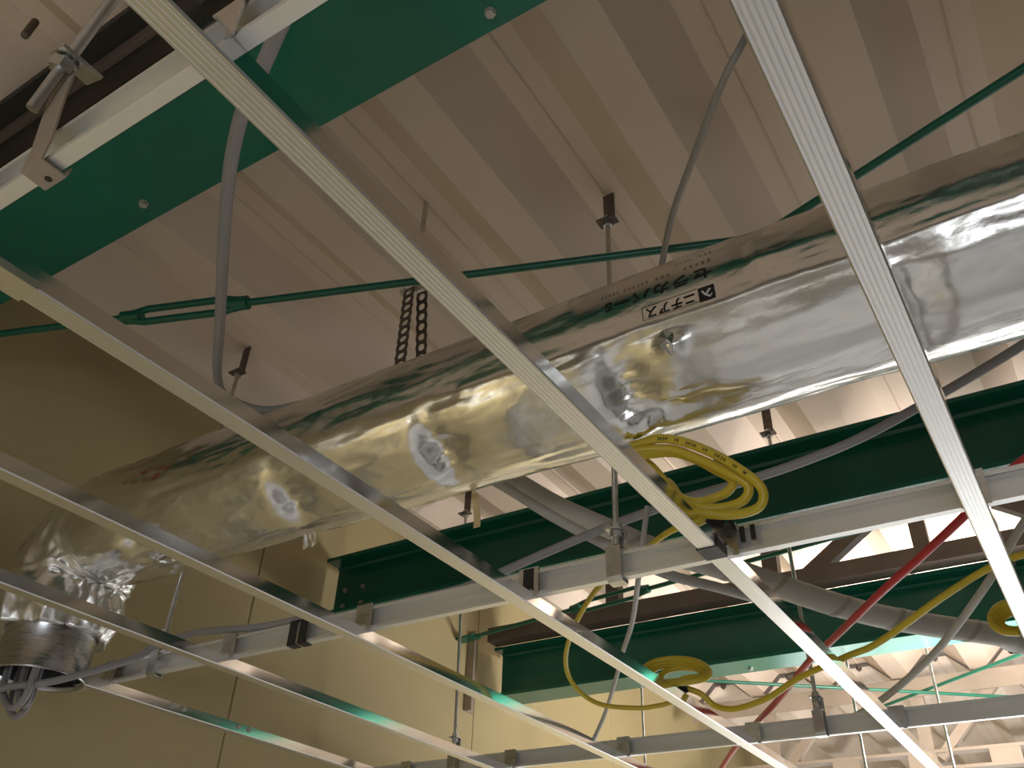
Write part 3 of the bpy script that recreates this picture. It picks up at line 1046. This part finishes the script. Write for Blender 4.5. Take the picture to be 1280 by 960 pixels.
C2 = [(-0.706, 1.546, 0.515), (-0.713, 1.564, 0.539), (-0.694, 1.579, 0.555), (-0.655, 1.585, 0.556), (-0.613, 1.579, 0.543), (-0.585, 1.564, 0.521), (-0.58, 1.546, 0.501), (-0.598, 1.531, 0.492), (-0.634, 1.525, 0.491), (-0.675, 1.531, 0.496),
      (-0.702, 1.552, 0.514), (-0.71, 1.57, 0.536), (-0.693, 1.585, 0.551), (-0.658, 1.591, 0.553), (-0.62, 1.585, 0.541), (-0.594, 1.57, 0.52), (-0.588, 1.552, 0.503), (-0.604, 1.537, 0.495), (-0.637, 1.531, 0.494), (-0.674, 1.537, 0.498),
      (-0.699, 1.558, 0.513), (-0.706, 1.576, 0.533), (-0.692, 1.591, 0.547), (-0.661, 1.597, 0.549), (-0.626, 1.591, 0.538), (-0.602, 1.576, 0.519), (-0.596, 1.558, 0.506), (-0.61, 1.543, 0.499), (-0.639, 1.537, 0.498), (-0.673, 1.543, 0.502),
      (-0.679, 1.564, 0.51), (-0.686, 1.582, 0.528), (-0.674, 1.597, 0.541), (-0.647, 1.603, 0.543), (-0.617, 1.597, 0.533), (-0.595, 1.582, 0.516), (-0.589, 1.564, 0.506), (-0.601, 1.549, 0.504), (-0.626, 1.543, 0.502), (-0.650, 1.565, 0.502)]
C23 = [(-0.640, 1.59, 0.500), (-0.615, 1.60, 0.488), (-0.594, 1.61, 0.467), (-0.552, 1.6, 0.455), (-0.485, 1.58, 0.461), (-0.42, 1.56, 0.482), (-0.325, 1.52, 0.494), (-0.267, 1.5, 0.503), (-0.151, 1.45, 0.542), (-0.073, 1.42, 0.563), (-0.016, 1.40, 0.566), (0.06, 1.38, 0.56), (0.4, 1.36, 0.545), (1.2, 1.36, 0.54), (2.4, 1.34, 0.54)]
t = thing('yellow_cable_coil', 'small tight coil of yellow cable on the joint sleeve bar with a sagging tail', 'cable coil', (-0.65, 1.57, 0.485), YL)
MB().tube(smooth_path(C2, 5), 0.0058, 9).build('coil_loops', 'yellow', t)
MB().tube(smooth_path(C23, 8), 0.0056, 10).build('cable_tail', 'yellow', t)
MB().tube([(-0.672, 1.600, 0.505), (-0.655, 1.585, 0.499), (-0.638, 1.588, 0.503)], [0.012, 0.013, 0.011], 12).build('tape_wrap', 'black_tape', t)
t = thing('yellow_cable_coil', 'yellow cable coil lying on the brightest bar at the picture edge', 'cable coil', (-0.07, 1.52, 0.48), YL)
C3 = []
for k in range(4):
    for i in range(10):
        a = math.pi * 2 * i / 10 + math.pi / 2
        r = 0.034 - 0.004 * k
        C3.append((-0.068 + r * math.cos(a), 1.53 - 0.018 * math.sin(a) + 0.006 * k, 0.521 - r * 0.9 * math.sin(a)))
MB().tube(smooth_path(C3, 5), 0.0056, 9).build('coil_loops', 'yellow', t)

# grey cable bundle in the duct mouth and along the silver channel
t = thing('grey_cable_bundle', 'bundle of grey cable looped in the duct mouth and laid onto the silver channel', 'cable', (-1.58, 0.87, 0.38))
for pts in ([(-1.655, 0.865, 0.53), (-1.640, 0.86, 0.446), (-1.615, 0.86, 0.408), (-1.580, 0.86, 0.392), (-1.555, 0.86, 0.408), (-1.553, 0.86, 0.45), (-1.560, 0.865, 0.53)],
            [(-1.630, 0.88, 0.53), (-1.612, 0.876, 0.446), (-1.592, 0.872, 0.410), (-1.570, 0.872, 0.398), (-1.566, 0.872, 0.420), (-1.575, 0.872, 0.455), (-1.59, 0.88, 0.53)],
            [(-1.67, 0.90, 0.53), (-1.665, 0.895, 0.45), (-1.64, 0.885, 0.405), (-1.605, 0.885, 0.385), (-1.59, 0.89, 0.41), (-1.60, 0.895, 0.45), (-1.61, 0.90, 0.53)]):
    MB().tube(smooth_path(pts, 7), 0.0062, 9).build('cable_loop', 'grey_cable', t)
MB().tube(smooth_path([(-1.685, 0.84, 0.414), (-1.602, 0.845, 0.425), (-1.535, 0.88, 0.435), (-1.484, 0.93, 0.463), (-1.449, 0.98, 0.496), (-1.436, 1.0, 0.52), (-1.40, 1.027, 0.541), (-1.352, 1.035, 0.545), (-1.255, 1.036, 0.535), (-1.186, 1.036, 0.529), (-1.08, 1.036, 0.528)], 7), 0.0065, 10).build('long_cable', 'grey_cable', t)

# strip of paper tape under the duct
b = MB()
vs, fs = [], []
for i in range(9):
    f = i / 8
    z = 0.652 - 0.060 * f
    for x in (-0.731 + 0.008 * f, -0.7205 + 0.010 * f):
        vs.append((x, 0.992 + 0.004 * math.sin(f * 3), z))
        vs.append((x, 0.993 + 0.004 * math.sin(f * 3), z))
for i in range(8):
    o = i * 4
    fs += [(o, o + 2, o + 6, o + 4), (o + 1, o + 5, o + 7, o + 3), (o, o + 4, o + 5, o + 1), (o + 2, o + 3, o + 7, o + 6)]
fs += [(0, 1, 3, 2), (32, 34, 35, 33)]
b.add(vs, fs)
tag(b.build('paper_tape', 'paper_tape'), 'short strip of tan paper tape dangling from the duct underside', 'tape')

# small red box high on the wall
b = MB().box(WX + 0.001, WX + 0.035, 0.50, 0.60, 1.03, 1.10)
tag(b.build('wall_box', 'red'), 'small red box on the panelled wall behind the joint sleeve', 'box')
# pale bracket where the lattice meets the wall
t = thing('wall_bracket', 'pale bent bracket tying the brown lattice to the wall', 'bracket', (-1.72, 2.43, 0.72))
MB().box(WX + 0.001, WX + 0.005, 2.40, 2.45, 0.78, 1.04).build('back_plate', 'brown_light', t)
MB().box(WX + 0.005, WX + 0.030, 2.40, 2.406, 0.78, 1.04).build('fin', 'brown_light', t)
